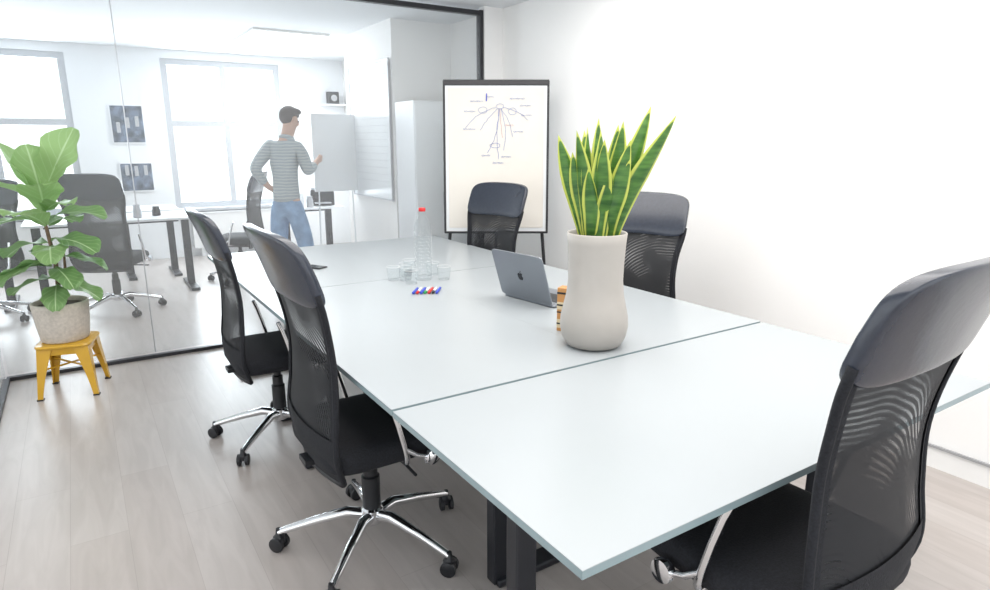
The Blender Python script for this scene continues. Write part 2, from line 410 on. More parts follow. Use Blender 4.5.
def build_chair(loc,yaw,scale,label):
    r=empty('office_chair',loc,yaw,scale,label=label,category='chair',group='office chairs')
    b=MB()
    for k in range(5):
        a=math.radians(26+72*k); d=Vector((math.cos(a),math.sin(a),0))
        pts=[d*0.02+Vector((0,0,0.125)),d*0.09+Vector((0,0,0.138)),d*0.2+Vector((0,0,0.112)),d*0.31+Vector((0,0,0.08)),d*0.34+Vector((0,0,0.07))]
        b.tube(pts,[0.022,0.021,0.017,0.014,0.013],M_chrome,10)
    b.lathe([(0.036,0.095),(0.04,0.11),(0.04,0.15),(0.03,0.16)],(0,0,0),M_chrome,20)
    b.obj('star_base',r,smooth=True)
    for k in range(5):
        a=math.radians(26+72*k); c=Vector((0.34*math.cos(a),0.34*math.sin(a),0)); tdir=a+1.9+k*0.8
        b=MB(); ax=Matrix.Rotation(tdir,3,'Z')@Matrix.Rotation(math.pi/2,3,'Y')
        for s in (-0.018,0.018):
            o=Matrix.Rotation(tdir,3,'Z')@Vector((s,0,0))
            b.lathe([(0.020,-0.010),(0.028,-0.007),(0.028,0.007),(0.020,0.010)],c+Vector((0,0,0.028))+o,M_plastic,16,M=ax)
        b.lathe([(0.022,0.03),(0.022,0.052),(0.012,0.062),(0.009,0.085)],c,M_plastic,12)
        b.obj('caster',r,smooth=True)
    b=MB(); b.lathe([(0.033,0.14),(0.033,0.28),(0.026,0.285),(0.026,0.33),(0.018,0.335),(0.018,0.40)],(0,0,0),M_plastic,20)
    b.obj('gas_column',r,smooth=True)
    b=MB(); b.box((0,0,0.405),(0.16,0.24,0.045),M_plastic); b.box((0,-0.15,0.41),(0.07,0.18,0.02),M_plastic)
    b.tube([(0.05,0.04,0.40),(0.2,0.05,0.395),(0.27,0.05,0.39)],0.006,M_plastic,8)
    b.obj('tilt_mechanism',r,bevel=0.006)
    b=MB(); b.sup((0,0.01,0.465),(0.24,0.235,0.050),M_fabric,0.45,0.35,fn=lambda v:Vector((v.x,v.y,v.z-0.35*max(0,v.y-0.16)**1.5)))
    b.obj('seat',r,smooth='all')
    b=MB(); b.grid(lambda u,v:bk(u*2-1,0.39+v*0.63),14,30,M_mesh)
    b.obj('backrest_mesh',r,smooth='all')
    b=MB()
    for s in(-1,1):
        b.tube([bk(s,0.39+0.64*i/24,0) for i in range(25)],0.010,M_fabric,8)
    b.tube([bk(-1+2*i/12,0.39) for i in range(13)],0.012,M_plastic,8)
    for s in(-1,1):
        b.grid(lambda u,v,s=s:bk(s*(0.90+0.10*u),0.39+v*0.62,-0.004),3,26,M_fabric)
        b.grid(lambda u,v,s=s:bk(s*(0.90+0.10*u),0.39+v*0.62,0.004),3,26,M_fabric)
    b.grid(lambda u,v:bk(u*2-1,0.39+v*0.17,-0.006),12,4,M_fabric)
    b.grid(lambda u,v:bk(u*2-1,0.39+v*0.17,0.006),12,4,M_fabric)
    b.obj('backrest_frame',r,smooth='all')
    b=MB(); b.sup((0,0,1.085),(0.255,0.022,0.112),M_leather,0.38,0.32,nu=48,nv=26,
        fn=lambda v:Vector((v.x,v.y+prof(v.z)+CV*(v.x/0.23)**2,v.z+0.010*(1-(v.x/0.24)**2)*(1 if v.z<1.1 else 0.8))))
    b.obj('headrest',r,smooth='all')
    for s in(-1,1):
        b=MB()
        b.tube([(s*0.250,-0.035,0.680),(s*0.253,-0.02,0.64),(s*0.256,0.0,0.57),(s*0.257,0.02,0.49),(s*0.253,0.03,0.45),(s*0.24,0.035,0.428),(s*0.14,0.04,0.415)],0.0095,M_chrome,12)
        b.tube([(s*0.256,0.022,0.485),(s*0.260,0.06,0.455),(s*0.262,0.10,0.44)],0.0085,M_chrome,10)
        Mx=Matrix.Rotation(math.pi/2,3,'Y')
        b.lathe([(0.016,-0.014),(0.028,-0.012),(0.030,0.0),(0.026,0.012),(0.012,0.018)],(s*0.264,0.115,0.438),M_chrome,20,M=Mx)
        b.obj('armrest',r,smooth=True)
    return r
CL='black mesh-back office chair with chrome base'
ch=build_chair((1.345,0.795,0),2,1.045,CL+', back turned, at the table')
tag=MB().box((0,0,0),(0.004,0.012,0.03),M_trimw).obj('tag',ch,loc=(-0.238,-0.235,0.50)); tag['label']='small white fabric tag'
copytree(ch,(0.76,2.01,0),-89,1.0,CL+' at the table side')
copytree(ch,(0.72,3.12,0),-90,0.965,CL+' near the glass partition')
copytree(ch,(2.14,3.60,0),104,0.98,CL+' beside the flip chart')
copytree(ch,(2.32,2.37,0),117,0.985,CL+' beside the white wall')
for (x,y,yw,s) in ((0.18,6.38,-25,1.0),(-0.75,6.6,150,0.95),(1.38,7.15,60,0.95)):
    copytree(ch,(x,y,0),yw,s,'black mesh-back office chair at a desk behind the glass')

# ---------------------------------------------------------------- vase + snake plant
r=empty('potted_snake_plant',(1.495,1.663,ZT),label='yellow-edged snake plant in a tall beige vase',category='plant')
b=MB()
pf=[(0.075,0.0),(0.098,0.008),(0.114,0.035),(0.121,0.075),(0.119,0.11),(0.110,0.15),(0.101,0.19),(0.096,0.24),(0.097,0.30),(0.101,0.37),(0.104,0.405),(0.101,0.408),(0.097,0.403),(0.092,0.37)]
b.lathe(pf,(0,0,0),M_vase,56,True,False); b.obj('vase',r,smooth='all')
MB().lathe([(0.091,0.372),(0.088,0.382),(0.04,0.387)],(0,0,0),M_soil,32).obj('soil',r,smooth=True)
b=MB()
def snake(bx,by,ang,h,w,lean,tw):
    d=Vector((math.cos(ang),math.sin(ang),0)); 
    def fn(u,v):
        s=u*2-1
        ww=w*(0.55+1.1*v-0.4*v*v if v<0.5 else (1.0)*(1-((v-0.5)/0.5)**1.9)) 
        ww=max(ww,0.0004)
        p=Vector((bx,by,0.38))+d*(lean*h*v**1.3)+Vector((0,0,h*v*math.sqrt(max(0.1,1-lean*lean*0.5))))
        ta=base_dir+0.5*math.sin(bx*200)+tw*v
        side=Vector((math.cos(ta),math.sin(ta),0)); n=Vector((math.cos(ta+math.pi/2),math.sin(ta+math.pi/2),0))
        return p+side*ww*s+n*(-0.35*ww*(1-s*s))*1.0+n*0.005*math.sin(7*v+bx*90)+side*0.004*math.sin(4*v+by*70)
    b.grid(fn,8,20,M_snake,uvf=lambda u,v:(abs(u*2-1) if v<0.95 else max(abs(u*2-1),0.8),v))
base_dir=math.radians(-32.84)
LV=[( 0,0.44,1.02,.4,.040),(0.3,0.46,0.68,.3,.036),(3.0,0.36,0.62,.4,.033),(2.7,0.25,0.60,-.4,.030),(1.5,0.41,0.1,.6,.033),(-1.5,0.34,0.15,-.5,.034),(4.4,0.37,0.05,.4,.034),
    (0.6,0.39,0.3,-.5,.033),(5.8,0.34,0.42,.5,.034),(3.5,0.37,0.32,-.5,.033),(5.2,0.25,0.2,.8,.030),(0.1,0.40,0.25,-.4,.034),
    (4.0,0.25,0.34,.8,.031),(3.3,0.38,0.14,.6,.033),(2.3,0.37,0.25,.5,.032),(3.2,0.30,0.42,.5,.031),(-0.5,0.28,0.5,.4,.031)]
for i,(a,h,ln_,tw,w_) in enumerate(LV):
    ang=base_dir+a; rr=0.015+0.040*min(1,ln_+0.2)
    snake(rr*math.cos(ang),rr*math.sin(ang),ang,h,w_,ln_*0.42,tw)
b.obj('leaves',r,smooth='all')

# ---------------------------------------------------------------- laptop
r=empty('laptop',(1.66,2.30,ZT),yaw=98,label='open space-grey laptop with dark emblem on its lid',category='laptop')
b=MB(); b.sup((0,-0.12,0.008),(0.165,0.12,0.0075),M_alu,0.25,0.12,nu=40,nv=8); b.obj('base',r,smooth=True)
MB().box((0,-0.10,0.0162),(0.29,0.11,0.001),M_plastic).obj('keyboard',r)
lid=MB(); lid.sup((0,0,0.118),(0.165,0.0035,0.116),M_alu,0.12,0.25,nu=40,nv=20)
tilt=math.radians(-18)
lo=lid.obj('lid',r,smooth=True,loc=(0,0.004,0.012),rot=(tilt,0,0))
MB().box((0,-0.0045,0.12),(0.312,0.001,0.205),M_screen).obj('screen',lo)
ap=[(0,.38),(.12,.44),(.28,.45),(.42,.36),(.34,.22),(.31,.08),(.36,-.05),(.47,-.13),(.40,-.32),(.26,-.5),(.14,-.54),(0,-.48),(-.14,-.54),(-.27,-.48),(-.42,-.25),(-.48,0),(-.46,.2),(-.36,.38),(-.2,.46),(-.08,.42)]
lf=[(0,.5),(.05,.62),(.15,.72),(.24,.76),(.22,.64),(.13,.53)]
b=MB(); k=0.036
for Pp in (ap,lf):
    n=len(Pp); cx=sum(q[0] for q in Pp)/n; cz=sum(q[1] for q in Pp)/n
    vs=[(-p[0]*k,0.0042,0.12+p[1]*k) for p in Pp]+[(-cx*k,0.0042,0.12+cz*k)]
    b.add(vs,[(i,(i+1)%n,n) for i in range(n)],M_logo)
b.obj('logo',lo)

# ---------------------------------------------------------------- snack box
r=empty('snack_box',(1.524,1.86,ZT),yaw=-60,label='tall orange and cream cardboard box beside the vase',category='box')
b=MB(); b.box((0,0,0.085),(0.05,0.05,0.17),M_orange)
for z,h,m in ((0.03,0.035,M_cream),(0.03,0.008,M_plastic),(0.075,0.006,M_plastic),(0.10,0.03,M_cream),(0.103,0.008,M_plastic),(0.15,0.008,M_plastic)):
    b.box((0,0,z),(0.0512+0.0002*(m is M_plastic),0.0512+0.0002*(m is M_plastic),h),m)
b.obj('carton',r,bevel=0.001)

# ---------------------------------------------------------------- bottle
r=empty('water_bottle',(1.481,2.99,ZT),label='clear glass water bottle with white dots and red cap',category='bottle')
b=MB(); b.lathe([(0.040,0.0),(0.044,0.006),(0.045,0.05),(0.045,0.275),(0.040,0.298),(0.026,0.318),(0.019,0.33),(0.018,0.35),(0.019,0.352),(0.019,0.36)],(0,0,0),M_tumb,28,True,False)
b.obj('bottle_body',r,smooth='all')
MB().lathe([(0.017,0.360),(0.018,0.363),(0.018,0.374),(0.015,0.378)],(0,0,0),M_red,20).obj('cap',r,smooth=True)
b=MB()
for j in range(15):
    for i in range(14):
        a=2*math.pi*(i+0.5*(j%2))/14
        b.sup((0.0455*math.cos(a),0.0455*math.sin(a),0.02+j*0.017),(0.0017,0.0017,0.0026),M_trimw if (i+j)%2 else M_metalgrey,1,1,nu=6,nv=4)
b.obj('dot_pattern',r)
g0=None
for i,(x,y) in enumerate(((1.39,3.02),(1.44,3.12),(1.38,2.93),(1.57,3.06),(1.57,2.93),(1.50,3.20),(1.34,3.06))):
    if g0 is None:
        g0=MB().lathe([(0.028,0.001),(0.032,0.025),(0.036,0.072)],(0,0,0),M_tumb,24,True,False)
        g0.tube([(0.036*math.cos(t*math.pi/12),0.036*math.sin(t*math.pi/12),0.072) for t in range(24)],0.0007,M_trimw,5,closed=True)
        g0.tube([(0.029*math.cos(t*math.pi/12),0.029*math.sin(t*math.pi/12),0.003) for t in range(24)],0.0012,M_metalgrey,5,closed=True)
        g0=g0.obj('drinking_glass',None,smooth=True,label='clear glass tumbler on the meeting table',category='glass',group='drinking glasses'); o=g0
    else:
        o=g0.copy(); C.objects.link(o)
    o.location=(x,y,ZT)
for i,(m,c) in enumerate(((M_blue,'blue'),(M_red,'red'),(M_blue,'blue'),(M_green,'green'),(M_red,'red'),(M_plastic,'black'),(M_blue,'blue'))):
    r=empty('marker_pen',(1.315+0.0165*i,2.75-0.0085*i,ZT+0.0072),yaw=52,scale=0.8,label=c+' whiteboard marker lying on the table',category='marker',group='marker pens')
    R=Matrix.Rotation(math.radians(-90),3,'Y')
    MB().lathe([(0.006,-0.065),(0.008,-0.062),(0.008,0.03)],(0,0,0),m if i%2==0 else M_trimw,12,M=R).obj('barrel',r,smooth=True)
    MB().lathe([(0.0085,0.03),(0.0085,0.06),(0.006,0.068)],(0,0,0),m,12,M=R).obj('cap',r,smooth=True)
MB().box((0,0,0.004),(0.07,0.12,0.008),M_screen).obj('mobile_phone',None,bevel=0.002,loc=(1.1,3.62,ZT),rot=(0,0,0.5),label='black smartphone lying on the table',category='phone')

# ---------------------------------------------------------------- flip chart
r=empty('flip_chart',(2.63,4.06,0),yaw=-32.84,label='black-framed flip chart easel with hand-drawn diagram on cream paper',category='flip chart')
tl=math.radians(-5)
b=MB(); b.box((0,0,0.0),(0.76,0.012,1.08),M_offw)
bd=b.obj('board',r,loc=(0,0,1.33),rot=(tl,0,0))
b=MB()
for s in(-1,1): b.box((s*0.380,-0.002,0),(0.016,0.026,1.10),M_dark)
b.box((0,-0.004,0.538),(0.77,0.034,0.038),M_dark); b.box((0,-0.002,-0.545),(0.77,0.03,0.016),M_dark)
b.obj('frame',r,bevel=0.003,loc=(0,0,1.33),rot=(tl,0,0))
pp=MB(); pp.grid(lambda u,v:Vector(((u-0.5)*0.70,-0.011-0.004*math.sin(v*5)*math.sin(u*3),-0.51+v*1.01)),10,14,M_paper)
pp.obj('paper_pad',r,smooth='all',loc=(0,0,1.33),rot=(tl,0,0))
b=MB()
def ln(pts,m=M_blueink,rad=0.0012): b.tube([(0.01+p[0]*0.9,-0.0165,0.46+(p[1]-0.47)*0.9) for p in pts],rad,m,5)
def curve(p0,p1,bend,m=M_blueink):
    a=Vector(p0);c=Vector(p1); n=Vector((-(c-a).y,(c-a).x)).normalized()
    ln([tuple(a.lerp(c,t/10)+n*bend*math.sin(math.pi*t/10)+n*0.004*random.uniform(-1,1)) for t in range(11)],m)
def circ(cx,cz,rx,rz,m=M_blueink): ln([(cx+rx*math.cos(t*.42)*(1+.1*math.sin(2*t)),cz+rz*math.sin(t*.42)*(1+.08*math.sin(t))) for t in range(16)],m)
def scrib(x,z,w,m=M_blueink):
    n=int(w/0.0028)
    ln([(x+i*w/n+0.004*math.sin(i*1.9),z+0.008*math.sin(i*1.35+x*50)*(0.6+0.4*math.sin(i*0.37))) for i in range(n+1)],m,0.0009)
circ(0.02,0.37,0.03,0.02); circ(-0.12,0.34,0.035,0.026); circ(0.12,0.33,0.032,0.028); circ(-0.02,0.06,0.04,0.02)
curve((0.01,0.35),(-0.08,0.0),0.03); curve((0.02,0.35),(0.01,-0.05),-0.02); curve((0.03,0.35),(0.05,0.02),0.025); curve((0.03,0.35),(0.12,0.13),0.02)
curve((0.0,0.35),(-0.14,0.18),-0.01); curve((-0.01,0.36),(-0.26,0.20),-0.03); curve((0.04,0.36),(0.25,0.26),0.02); curve((0.02,0.35),(0.04,0.12),0.0,M_pinkink)
for (x,z,w) in((-0.22,0.41,0.10),(-0.09,0.445,0.06),(0.10,0.43,0.12),(0.18,0.375,0.09),(-0.27,0.33,0.09),(0.19,0.30,0.09),(-0.28,0.19,0.10),(0.13,0.17,0.08),(-0.13,-0.02,0.07),(0.03,-0.03,0.08),(-0.04,-0.08,0.09)): scrib(x,z,w)
scrib(0.06,0.22,0.07,M_pinkink)
ln([(-0.09,0.41),(-0.088,0.47)],M_blue,0.004)
b.obj('ink_drawing',r,loc=(0,0,1.33),rot=(tl,0,0))
for (a,c) in (((-0.33,0.02,1.0),(-0.41,-0.10,0.0)),((0.33,0.02,1.0),(0.41,-0.10,0.0)),((0,0.06,1.7),(0,0.42,0.0))):
    b=MB(); b.tube([a,c],0.013,M_dark,10); b.obj('leg',r,smooth=True)

# ---------------------------------------------------------------- yellow stool
SX,SY=-0.16,4.42; SH=0.32
r=empty('stool',(SX,SY,0),yaw=-14,label='low yellow metal stool carrying the fig plant',category='stool')
b=MB(); b.sup((0,0,SH-0.014),(0.145,0.145,0.014),M_yel,0.4,0.3,nu=36,nv=8); b.box((0,0,SH-0.045),(0.245,0.245,0.04),M_yel); b.obj('seat',r,smooth=True)
for sx in(-1,1):
    for sy in(-1,1):
        b=MB(); n=9; vs=[];fs=[]
        for i in range(n):
            t=i/(n-1); z=(SH-0.02)*(1-t)+0.004*t; o=0.128+0.026*t; w=0.05*(1-t)**1.5+0.027
            p=Vector((sx*o,sy*o,z))
            vs+=[p+Vector((-sx*w,0,0)),p,p+Vector((0,-sy*w,0)),p+Vector((-sx*0.006,-sy*w,0)),p+Vector((-sx*0.007,-sy*0.007,0)),p+Vector((-sx*w,-sy*0.006,0))]
        for i in range(n-1):
            for k in range(6):
                a=i*6+k;c=i*6+(k+1)%6; fs.append((a,c,c+6,a+6))
        fs.append((5,4,3,2,1,0)); fs.append(tuple((n-1)*6+k for k in range(6)))
        b.add(vs,fs,M_yel); b.box((sx*0.142,sy*0.142,0.004),(0.032,0.032,0.008),M_plastic); b.obj('leg',r)
b=MB(); b.tube([(-0.13,-0.13,0.17),(0.13,0.13,0.17)],0.006,M_yel,8); b.tube([(-0.13,0.13,0.17),(0.13,-0.13,0.17)],0.006,M_yel,8); b.obj('cross_brace',r)

# ---------------------------------------------------------------- fig plant
r=empty('potted_fiddle_leaf_fig',(SX-0.01,SY,SH),label='fiddle-leaf fig with broad leaves in a pale stone pot',category='plant')
b=MB(); b.lathe([(0.115,0.0),(0.122,0.01),(0.135,0.10),(0.144,0.20),(0.146,0.225),(0.137,0.23),(0.135,0.22),(0.133,0.18)],(0,0,0),M_terr,48,True,False); b.obj('pot',r,smooth='all')
MB().lathe([(0.134,0.18),(0.125,0.202),(0.05,0.21)],(0,0,0),M_soil,32).obj('soil',r,smooth=True)
b=MB(); b.tube([(0,0,0.2),(0.01,0,0.45),(-0.01,0.01,0.7),(0.0,0,0.92)],[0.014,0.012,0.009,0.006],M_bark,10)
b.tube([(0.02,0.02,0.2),(0.05,0.01,0.4),(0.06,-0.01,0.55)],[0.009,0.008,0.005],M_bark,8); b.obj('stem',r,smooth=True)
b=MB()
def fig(base,az,el,Ln,W,tone,curl=0.35,roll=0.0):
    d=Vector((math.cos(az),math.sin(az),0)); up=Vector((0,0,1)); side=Vector((-math.sin(az),math.cos(az),0))
    def fn(u,v):
        s=u*2-1
        w=W*(math.sin(math.pi*min(1,v**1.2*0.94+0.03))**0.7)*(0.70+0.42*v) if v>0.001 else 0.002
        w*=1+0.05*math.sin(v*22+s)
        e=el-curl*v*2
        L_=Ln*v; em=el-curl*v
        p=Vector(base)+d*math.cos(em)*L_+up*math.sin(em)*L_
        n=(-d*math.sin(e)+up*math.cos(e))
        sd=side*math.cos(roll)+n*math.sin(roll)
        return p+sd*w*s+n*(0.22*w*abs(s)+0.012*math.sin(v*14+s*3)*abs(s))
    b.grid(fn,8,14,M_fig,tone=tone,uvf=lambda u,v:(abs(u*2-1),v))
rd=math.radians
spec=[(0.80,155,64,0.42,0.13,0.95,.08,.2),(0.84,-28,62,0.44,0.11,0.95,.05,-.7),(0.80,-110,80,0.34,0.12,0.9,.1,.3),(0.78,160,40,0.32,0.13,0.85,.3,.3),(0.82,60,70,0.32,0.12,0.75,.1,.3),
 (0.74,-60,35,0.26,0.10,0.65,.4,0),(0.70,-20,25,0.32,0.10,0.45,.45,.2),(0.68,170,20,0.30,0.11,0.6,.5,0),(0.66,-120,40,0.32,0.12,0.9,.4,0),(0.74,-90,55,0.28,0.12,0.85,.3,0),
 (0.58,-45,10,0.32,0.10,0.35,.4,.2),(0.56,140,5,0.32,0.11,0.45,.4,0),(0.54,-90,15,0.28,0.10,0.65,.5,.1),(0.48,-10,0,0.29,0.09,0.25,.35,0),
 (0.46,-160,0,0.30,0.10,0.5,.4,0),(0.42,-70,-5,0.27,0.09,0.4,.3,0),(0.36,150,-5,0.30,0.09,0.35,.3,0),
 (0.34,-35,-8,0.28,0.085,0.45,.3,0),(0.66,60,20,0.28,0.11,0.4,.4,0),(0.50,100,10,0.28,0.10,0.3,.4,0),
 (0.43,175,10,0.32,0.09,0.3,.5,.2),(0.32,-95,-8,0.24,0.08,0.45,.4,0)]
for (z,az,el,Ln,W_,t,cu,ro) in spec:
    fig((0.01*math.cos(rd(az)),0.01*math.sin(rd(az)),z+0.01),rd(az),rd(el),Ln*0.94,W_*0.92,t,cu,ro)
b.obj('leaves',r,smooth='all')

# ---------------------------------------------------------------- other room furniture
def white_desk(x0,x1,y0,y1,label):
    r=empty('desk',((x0+x1)/2,(y0+y1)/2,0),label=label,category='desk',group='desks behind the glass')
    w=x1-x0; d=y1-y0
    MB().box((0,0,0.73),(w,d,0.022),M_white).obj('desktop',r,bevel=0.003)
    for s in(-1,1):
        MB().box((s*(w/2-0.08),0,0.37),(0.07,0.05,0.70),M_steel).obj('leg',r,bevel=0.005)
        MB().box((s*(w/2-0.08),0,0.016),(0.08,d*0.85,0.03),M_steel).obj('foot',r,bevel=0.006)
    MB().box((0,0,0.69),(w*0.8,0.08,0.04),M_steel).obj('crossbar',r)
    return r
LD='white desk on dark steel T-legs behind the glass'
white_desk(-0.45,0.95,6.78,7.5,LD)
white_desk(-2.0,-0.55,6.78,7.5,LD)
white_desk(0.3,0.9,7.65,8.3,LD)
white_desk(1.85,2.50,6.98,7.7,LD+', holding stationery')
r=empty('monitor',(-0.95,7.25,0.742),yaw=170,label='black flat computer monitor on a desk',category='monitor')
MB().box((0,0,0.3),(0.52,0.03,0.31),M_screen).obj('screen',r,bevel=0.004)
b=MB(); b.box((0,0.03,0.13),(0.05,0.02,0.22),M_plastic); b.box((0,0.03,0.006),(0.2,0.16,0.012),M_plastic); b.obj('stand',r,bevel=0.003)
for i,(x,y,h,m) in enumerate(((1.93,7.05,0.10,M_plastic),(2.04,7.10,0.15,M_white),(2.13,7.06,0.12,M_metalgrey),(0.45,7.0,0.12,M_metalgrey),(0.62,7.08,0.09,M_plastic))):
    b=MB(); b.lathe([(0.035,0),(0.04,0.005),(0.038,h*0.6),(0.03,h*0.8),(0.032,h)],(0,0,0),m,20)
    b.obj('pen_pot',None,smooth=True,loc=(x,y,0.742),label=('black','white','grey','grey','black')[i]+' stationery pot on the desk',category='pot',group='pots on the desk')
r=empty('printer',(2.34,7.28,0.742),yaw=-15,label='small black and grey desktop printer on the white desk',category='printer')
MB().box((0,0,0.09),(0.26,0.26,0.17),M_plastic).obj('body',r,bevel=0.01)
MB().box((0,0,0.19),(0.24,0.24,0.03),M_metalgrey).obj('scanner_lid',r,bevel=0.006)
MB().box((0,-0.17,0.035),(0.18,0.10,0.012),M_metalgrey).obj('paper_tray',r,bevel=0.002)
for (z0,z1,x) in ((1.42,1.87,0.60),(0.85,1.20,0.63)):
    r=empty('framed_print',(x,YB-0.012,(z0+z1)/2),label='dark blue-grey art print hung between the windows',category='picture',group='prints between the windows')
    MB().box((0,0,0),(0.36,0.02,z1-z0),M_white).obj('backing',r)
    b=MB(); b.box((0,-0.012,0),(0.33,0.004,z1-z0-0.03),M_print); 
    for k in range(3): b.box((-0.10+k*0.10,-0.016,random.uniform(-.05,.1)),(0.04,0.003,0.12),M_metalgrey)
    b.obj('print',r)
for x in(-0.7,1.72):
    b=MB(); b.box((0,0,0.33),(1.1,0.09,0.44),M_perf); b.box((0,0,0.56),(1.12,0.11,0.02),M_white); b.box((-0.45,0,0.055),(0.04,0.05,0.11),M_white); b.box((0.45,0,0.055),(0.04,0.05,0.11),M_white)
    b.obj('radiator',None,bevel=0.003,loc=(x,YB-0.07,0),label='white perforated radiator under the window',category='radiator',group='radiators')
r=empty('cabinet',(2.80,5.34,0),label='tall plain white storage cabinet behind the glass',category='cabinet')
MB().box((0,0.01,0.9),(0.60,0.38,1.78),M_white).obj('body',r,bevel=0.004)
for s in(-1,1):
    d=MB().box((s*0.149,-0.19,0.92),(0.292,0.018,1.70),M_white).obj('door',r,bevel=0.002)
    MB().box((s*0.03,-0.208,0.95),(0.01,0.015,0.12),M_metalgrey).obj('handle',d)
r=empty('wall_whiteboard',(2.525,6.2,1.54),label='tall whiteboard with thin metal rim mounted on the wall',category='whiteboard')
MB().box((0,0,0),(0.014,1.0,1.28),M_offw).obj('panel',r)
b=MB()
for s in(-1,1):
    b.box((-0.004,s*0.5,0),(0.02,0.010,1.3),M_metalgrey); b.box((-0.004,0,s*0.64),(0.02,1.0,0.010),M_metalgrey)
b.obj('rim',r)
b=MB()
for j in range(16):
    z=0.52-j*0.066; y=-0.42
    while y<0.35:
        w=random.uniform(0.03,0.1); b.box((-0.0085,y+w/2,z),(0.001,w,0.006),M_note); y+=w+0.03
b.obj('notes',r)
r=empty('easel_whiteboard',(2.29,6.62,0),yaw=0,label='blank white presentation board on thin metal legs',category='whiteboard')
MB().box((0,0,1.33),(0.46,0.024,0.78),M_white).obj('panel',r,bevel=0.003)
for s in(-1,1):
    b=MB(); b.tube([(s*0.18,0.02,0.98),(s*0.2,0.03,0.0)],0.008,M_offw,8); b.box((s*0.2,0,0.012),(0.03,0.4,0.02),M_offw); b.obj('leg',r)
MB().box((0,0,0),(0.30,0.18,0.02),M_white).obj('wall_shelf',None,loc=(3.10,YB-0.09,1.93),label='small white wall shelf',category='shelf')
b=MB(); b.box((0,0,0.08),(0.14,0.12,0.16),M_plastic); b.lathe([(0.045,0),(0.04,0.005)],(0,-0.062,0.08),M_metalgrey,20,M=Matrix.Rotation(math.pi/2,3,'X'))
b.obj('loudspeaker',None,bevel=0.004,loc=(3.10,YB-0.09,1.94),label='small black loudspeaker on the wall shelf',category='speaker')
r=empty('ceiling_light',(2.0,7.6,ZC),label='flat rectangular ceiling light panel, lit',category='ceiling light')
MB().box((0,0,-0.012),(0.76,1.56,0.022),M_trimw).obj('housing',r); MB().box((0,0,-0.025),(0.70,1.50,0.004),M_lamp).obj('diffuser',r)

# ---------------------------------------------------------------- person
PX,PY=1.68,6.3
P=empty('person',(PX,PY,0),yaw=-46,label='person in striped grey sweater and jeans, hand on hip, at board',category='person')
def skin(name,chains,mat,sub=2,root=0):
    vs=[];rs=[];es=[];idx={}
    def gi(p,rad):
        k=tuple(round(c,4) for c in p)
        if k not in idx: idx[k]=len(vs); vs.append(k); rs.append(rad)
        return idx[k]
    for ch_ in chains:
        pr=None
        for (p,rad) in ch_:
            i=gi(p,rad)
            if pr is not None and pr!=i: es.append((pr,i))
            pr=i
    me=bpy.data.meshes.new(name); me.from_pydata(vs,es,[]); o=bpy.data.objects.new(name,me); C.objects.link(o)
    sm=o.modifiers.new('Skin','SKIN'); sm.use_smooth_shade=True; sm.branch_smoothing=0.5
    for i,rr in enumerate(rs):
        d=me.skin_vertices[0].data[i]; d.radius=rr if isinstance(rr,tuple) else (rr,rr); d.use_root=(i==root)
    ss=o.modifiers.new('s','SUBSURF'); ss.levels=sub; ss.render_levels=sub
    dg=bpy.context.evaluated_depsgraph_get(); dg.update()
    me2=bpy.data.meshes.new_from_object(o.evaluated_get(dg)); me2.materials.clear(); me2.materials.append(mat); me2.name=name
    me2.shade_smooth()
    o2=bpy.data.objects.new(name,me2); bpy.data.objects.remove(o); o2.name=name; C.objects.link(o2); o2.parent=P
    return o2
pel=((0,0,.95),.10); sp=((0.0,.0,1.12),.10); che=((0,0.03,1.32),.11); nb=((0.005,.065,1.46),.074); nk=((0.01,.095,1.53),.062)
hd0=((0.015,.125,1.59),.066); hd1=((0.018,.14,1.65),.081); hd2=((0.018,.13,1.72),.069)
shL=((-.14,.03,1.42),.055); elL=((-.235,-.14,1.19),.044); wrL=((-.155,-.04,1.02),.030); paL=((-.125,.01,.995),.03)
shR=((.14,.04,1.42),.055); elR=((.20,.09,1.16),.044); wrR=((.19,.27,1.25),.029); paR=((.19,.33,1.275),.03)
hc0=((0,0,.88),.11)
hiL=((-.088,0,.80),.086); knL=((-.13,.03,.49),.058); anL=((-.17,-.01,.09),.042); toL=((-.19,.14,.035),.03)
hiR=((.088,0,.80),.086); knR=((.13,.07,.49),.058); anR=((.16,.06,.09),.042); toR=((.20,.20,.035),.03)
chains=[[pel,sp,che,nb,nk,hd0,hd1,hd2],[che,shL,elL,wrL,paL],[che,shR,elR,wrR,paR],[pel,hc0,hiL,knL,anL,toL],[hc0,hiR,knR,anR,toR]]
def fingers(pa,dirv,sidev,curl):
    p=Vector(pa[0]); d=Vector(dirv).normalized(); s=Vector(sidev).normalized(); c=Vector(curl).normalized(); out=[]
    for k,(o,L_) in enumerate(((-.026,.055),(-.009,.066),(.009,.062),(.025,.048))):
        a=p+s*o+d*.028
        out.append([pa,(tuple(a),.010),(tuple(a+d*L_*.55+c*.008),.0085),(tuple(a+d*L_*.85+c*L_*.45),.0075)])
    a=p-s*.03+d*.0
    out.append([pa,(tuple(a),.011),(tuple(a-s*.012+d*.03+c*.015),.0085)])
    return out
chains+=fingers(paR,(0.1,1,.15),(0,-.2,-1),(-1,.3,0))
chains+=fingers(paL,(.6,.6,-.5),(.3,.5,.8),(.8,-.4,-.2))
skin('body',chains,M_skin)
sw=[[((0,0,.87),.134),((0,0,.93),.137),((0,0.005,1.12),.130),((0,.03,1.32),.145),((0.004,.055,1.455),.098),((0.008,.077,1.51),.076)],
    [((0,.03,1.32),.145),((-.145,.03,1.42),.074),((-.235,-.14,1.19),.060),((-.168,-.06,1.05),.044)],
    [((0,.03,1.32),.145),((.145,.04,1.42),.074),((.20,.09,1.16),.060),((.192,.23,1.235),.044)]]
skin('sweater',sw,M_sweat)
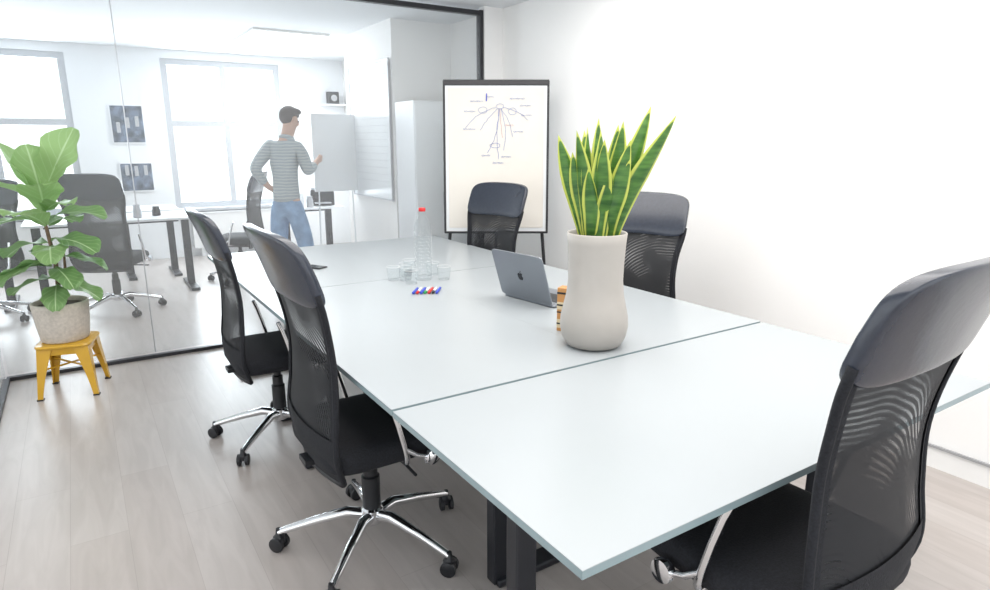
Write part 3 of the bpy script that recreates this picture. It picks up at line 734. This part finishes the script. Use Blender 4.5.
jn=[[((0,0,1.0),.11),((0,0,.90),.122),((-.090,0,.78),.104),((-.13,.03,.49),.084),((-.168,-.005,.10),.070)],[((0,0,.90),.122),((.090,0,.78),.104),((.13,.07,.49),.084),((.16,.062,.10),.070)]]
skin('jeans',jn,M_jean)
for (a,c) in (((-.17,-.05),(-.19,.16)),((.155,.02),(.20,.22))):
    b=MB(); mx,my=(a[0]+c[0])/2,(a[1]+c[1])/2
    b.sup((0,0,0.045),(0.048,0.135,0.045),M_shoe,0.7,0.7,nu=20,nv=10,fn=lambda v:Vector((v.x,v.y,v.z*(1-0.35*max(0,v.y/0.135)))))
    b.obj('shoe',P,smooth='all',loc=(mx,my,0.0),rot=(0,0,-math.atan2(c[0]-a[0],c[1]-a[1])))
H=Matrix.Rotation(math.radians(-34),3,'Z')@Matrix.Rotation(math.radians(-22),3,'X')
hc=Vector((0.018,.138,1.668))
def hp(x,y,z): return hc+H@(Vector((x,y,z))*0.9)
def hfn(v): return hp(v.x,v.y,v.z)
b=MB()
b.sup((0,-0.015,0.012),(0.097,0.106,0.106),M_hair,1,1,nu=28,nv=18,fn=lambda v:hp(v.x,min(v.y,0.07+0.2*max(0,v.z-0.04)),max(v.z,-0.088 if v.y<-0.0 else 0.03)))
b.sup((0,0.035,0.088),(0.075,0.058,0.03),M_hair,1,1,nu=18,nv=10,fn=hfn)
b.obj('hair',P,smooth='all')
for s in(-1,1):
    MB().sup((s*0.094,-0.0,-0.015),(0.010,0.018,0.03),M_skin,1,1,nu=12,nv=8,fn=hfn).obj('ear',P,smooth='all')
    MB().sup((s*0.032,0.082,-0.005),(0.012,0.010,0.008),M_screen,1,1,nu=10,nv=6,fn=hfn).obj('eye',P,smooth='all')
MB().sup((0,0.096,-0.03),(0.012,0.020,0.026),M_skin,1,1,nu=12,nv=8,fn=hfn).obj('nose',P,smooth='all')
MB().sup((0,0.086,-0.068),(0.024,0.010,0.006),M_pinkink,1,1,nu=12,nv=6,fn=hfn).obj('mouth',P,smooth='all')

# ---------------------------------------------------------------- lights / world
w=bpy.data.worlds.new('World'); S.world=w; w.use_nodes=True; bg=w.node_tree.nodes['Background']
bg.inputs['Color'].default_value=(0.94,0.97,1.0,1); bg.inputs['Strength'].default_value=1.6
def area(name,loc,rot,sx,sy,pw,col=(1,1,1)):
    l=bpy.data.lights.new(name,'AREA'); l.shape='RECTANGLE'; l.size=sx; l.size_y=sy; l.energy=pw; l.color=col
    o=bpy.data.objects.new(name,l); C.objects.link(o); o.location=loc; o.rotation_euler=[math.radians(a) for a in rot]; return o
area('ceiling_area_light',(1.5,1.6,2.5),(0,0,0),2.6,4.0,92,(1,0.96,0.92))  # added broad, dim fill for the meeting room, not an actual ceiling fixture
area('ceiling_area_light',(2.0,7.6,2.49),(0,0,0),0.68,1.48,26,(0.97,0.99,1))
area('window_daylight',(1.72,9.35,1.55),(90,0,180),1.5,1.9,90,(0.86,0.93,1))
area('window_daylight',(-0.7,9.35,1.55),(90,0,180),1.5,1.9,90,(0.86,0.93,1))

# ---------------------------------------------------------------- camera
cd=bpy.data.cameras.new('camera'); cam=bpy.data.objects.new('camera',cd); C.objects.link(cam)
cam.location=(0,0,1.46); cam.rotation_euler=(math.radians(90-13.6),0,math.radians(-32.84))
cd.sensor_width=36; cd.lens=640/990*36; cd.clip_start=0.02
S.camera=cam
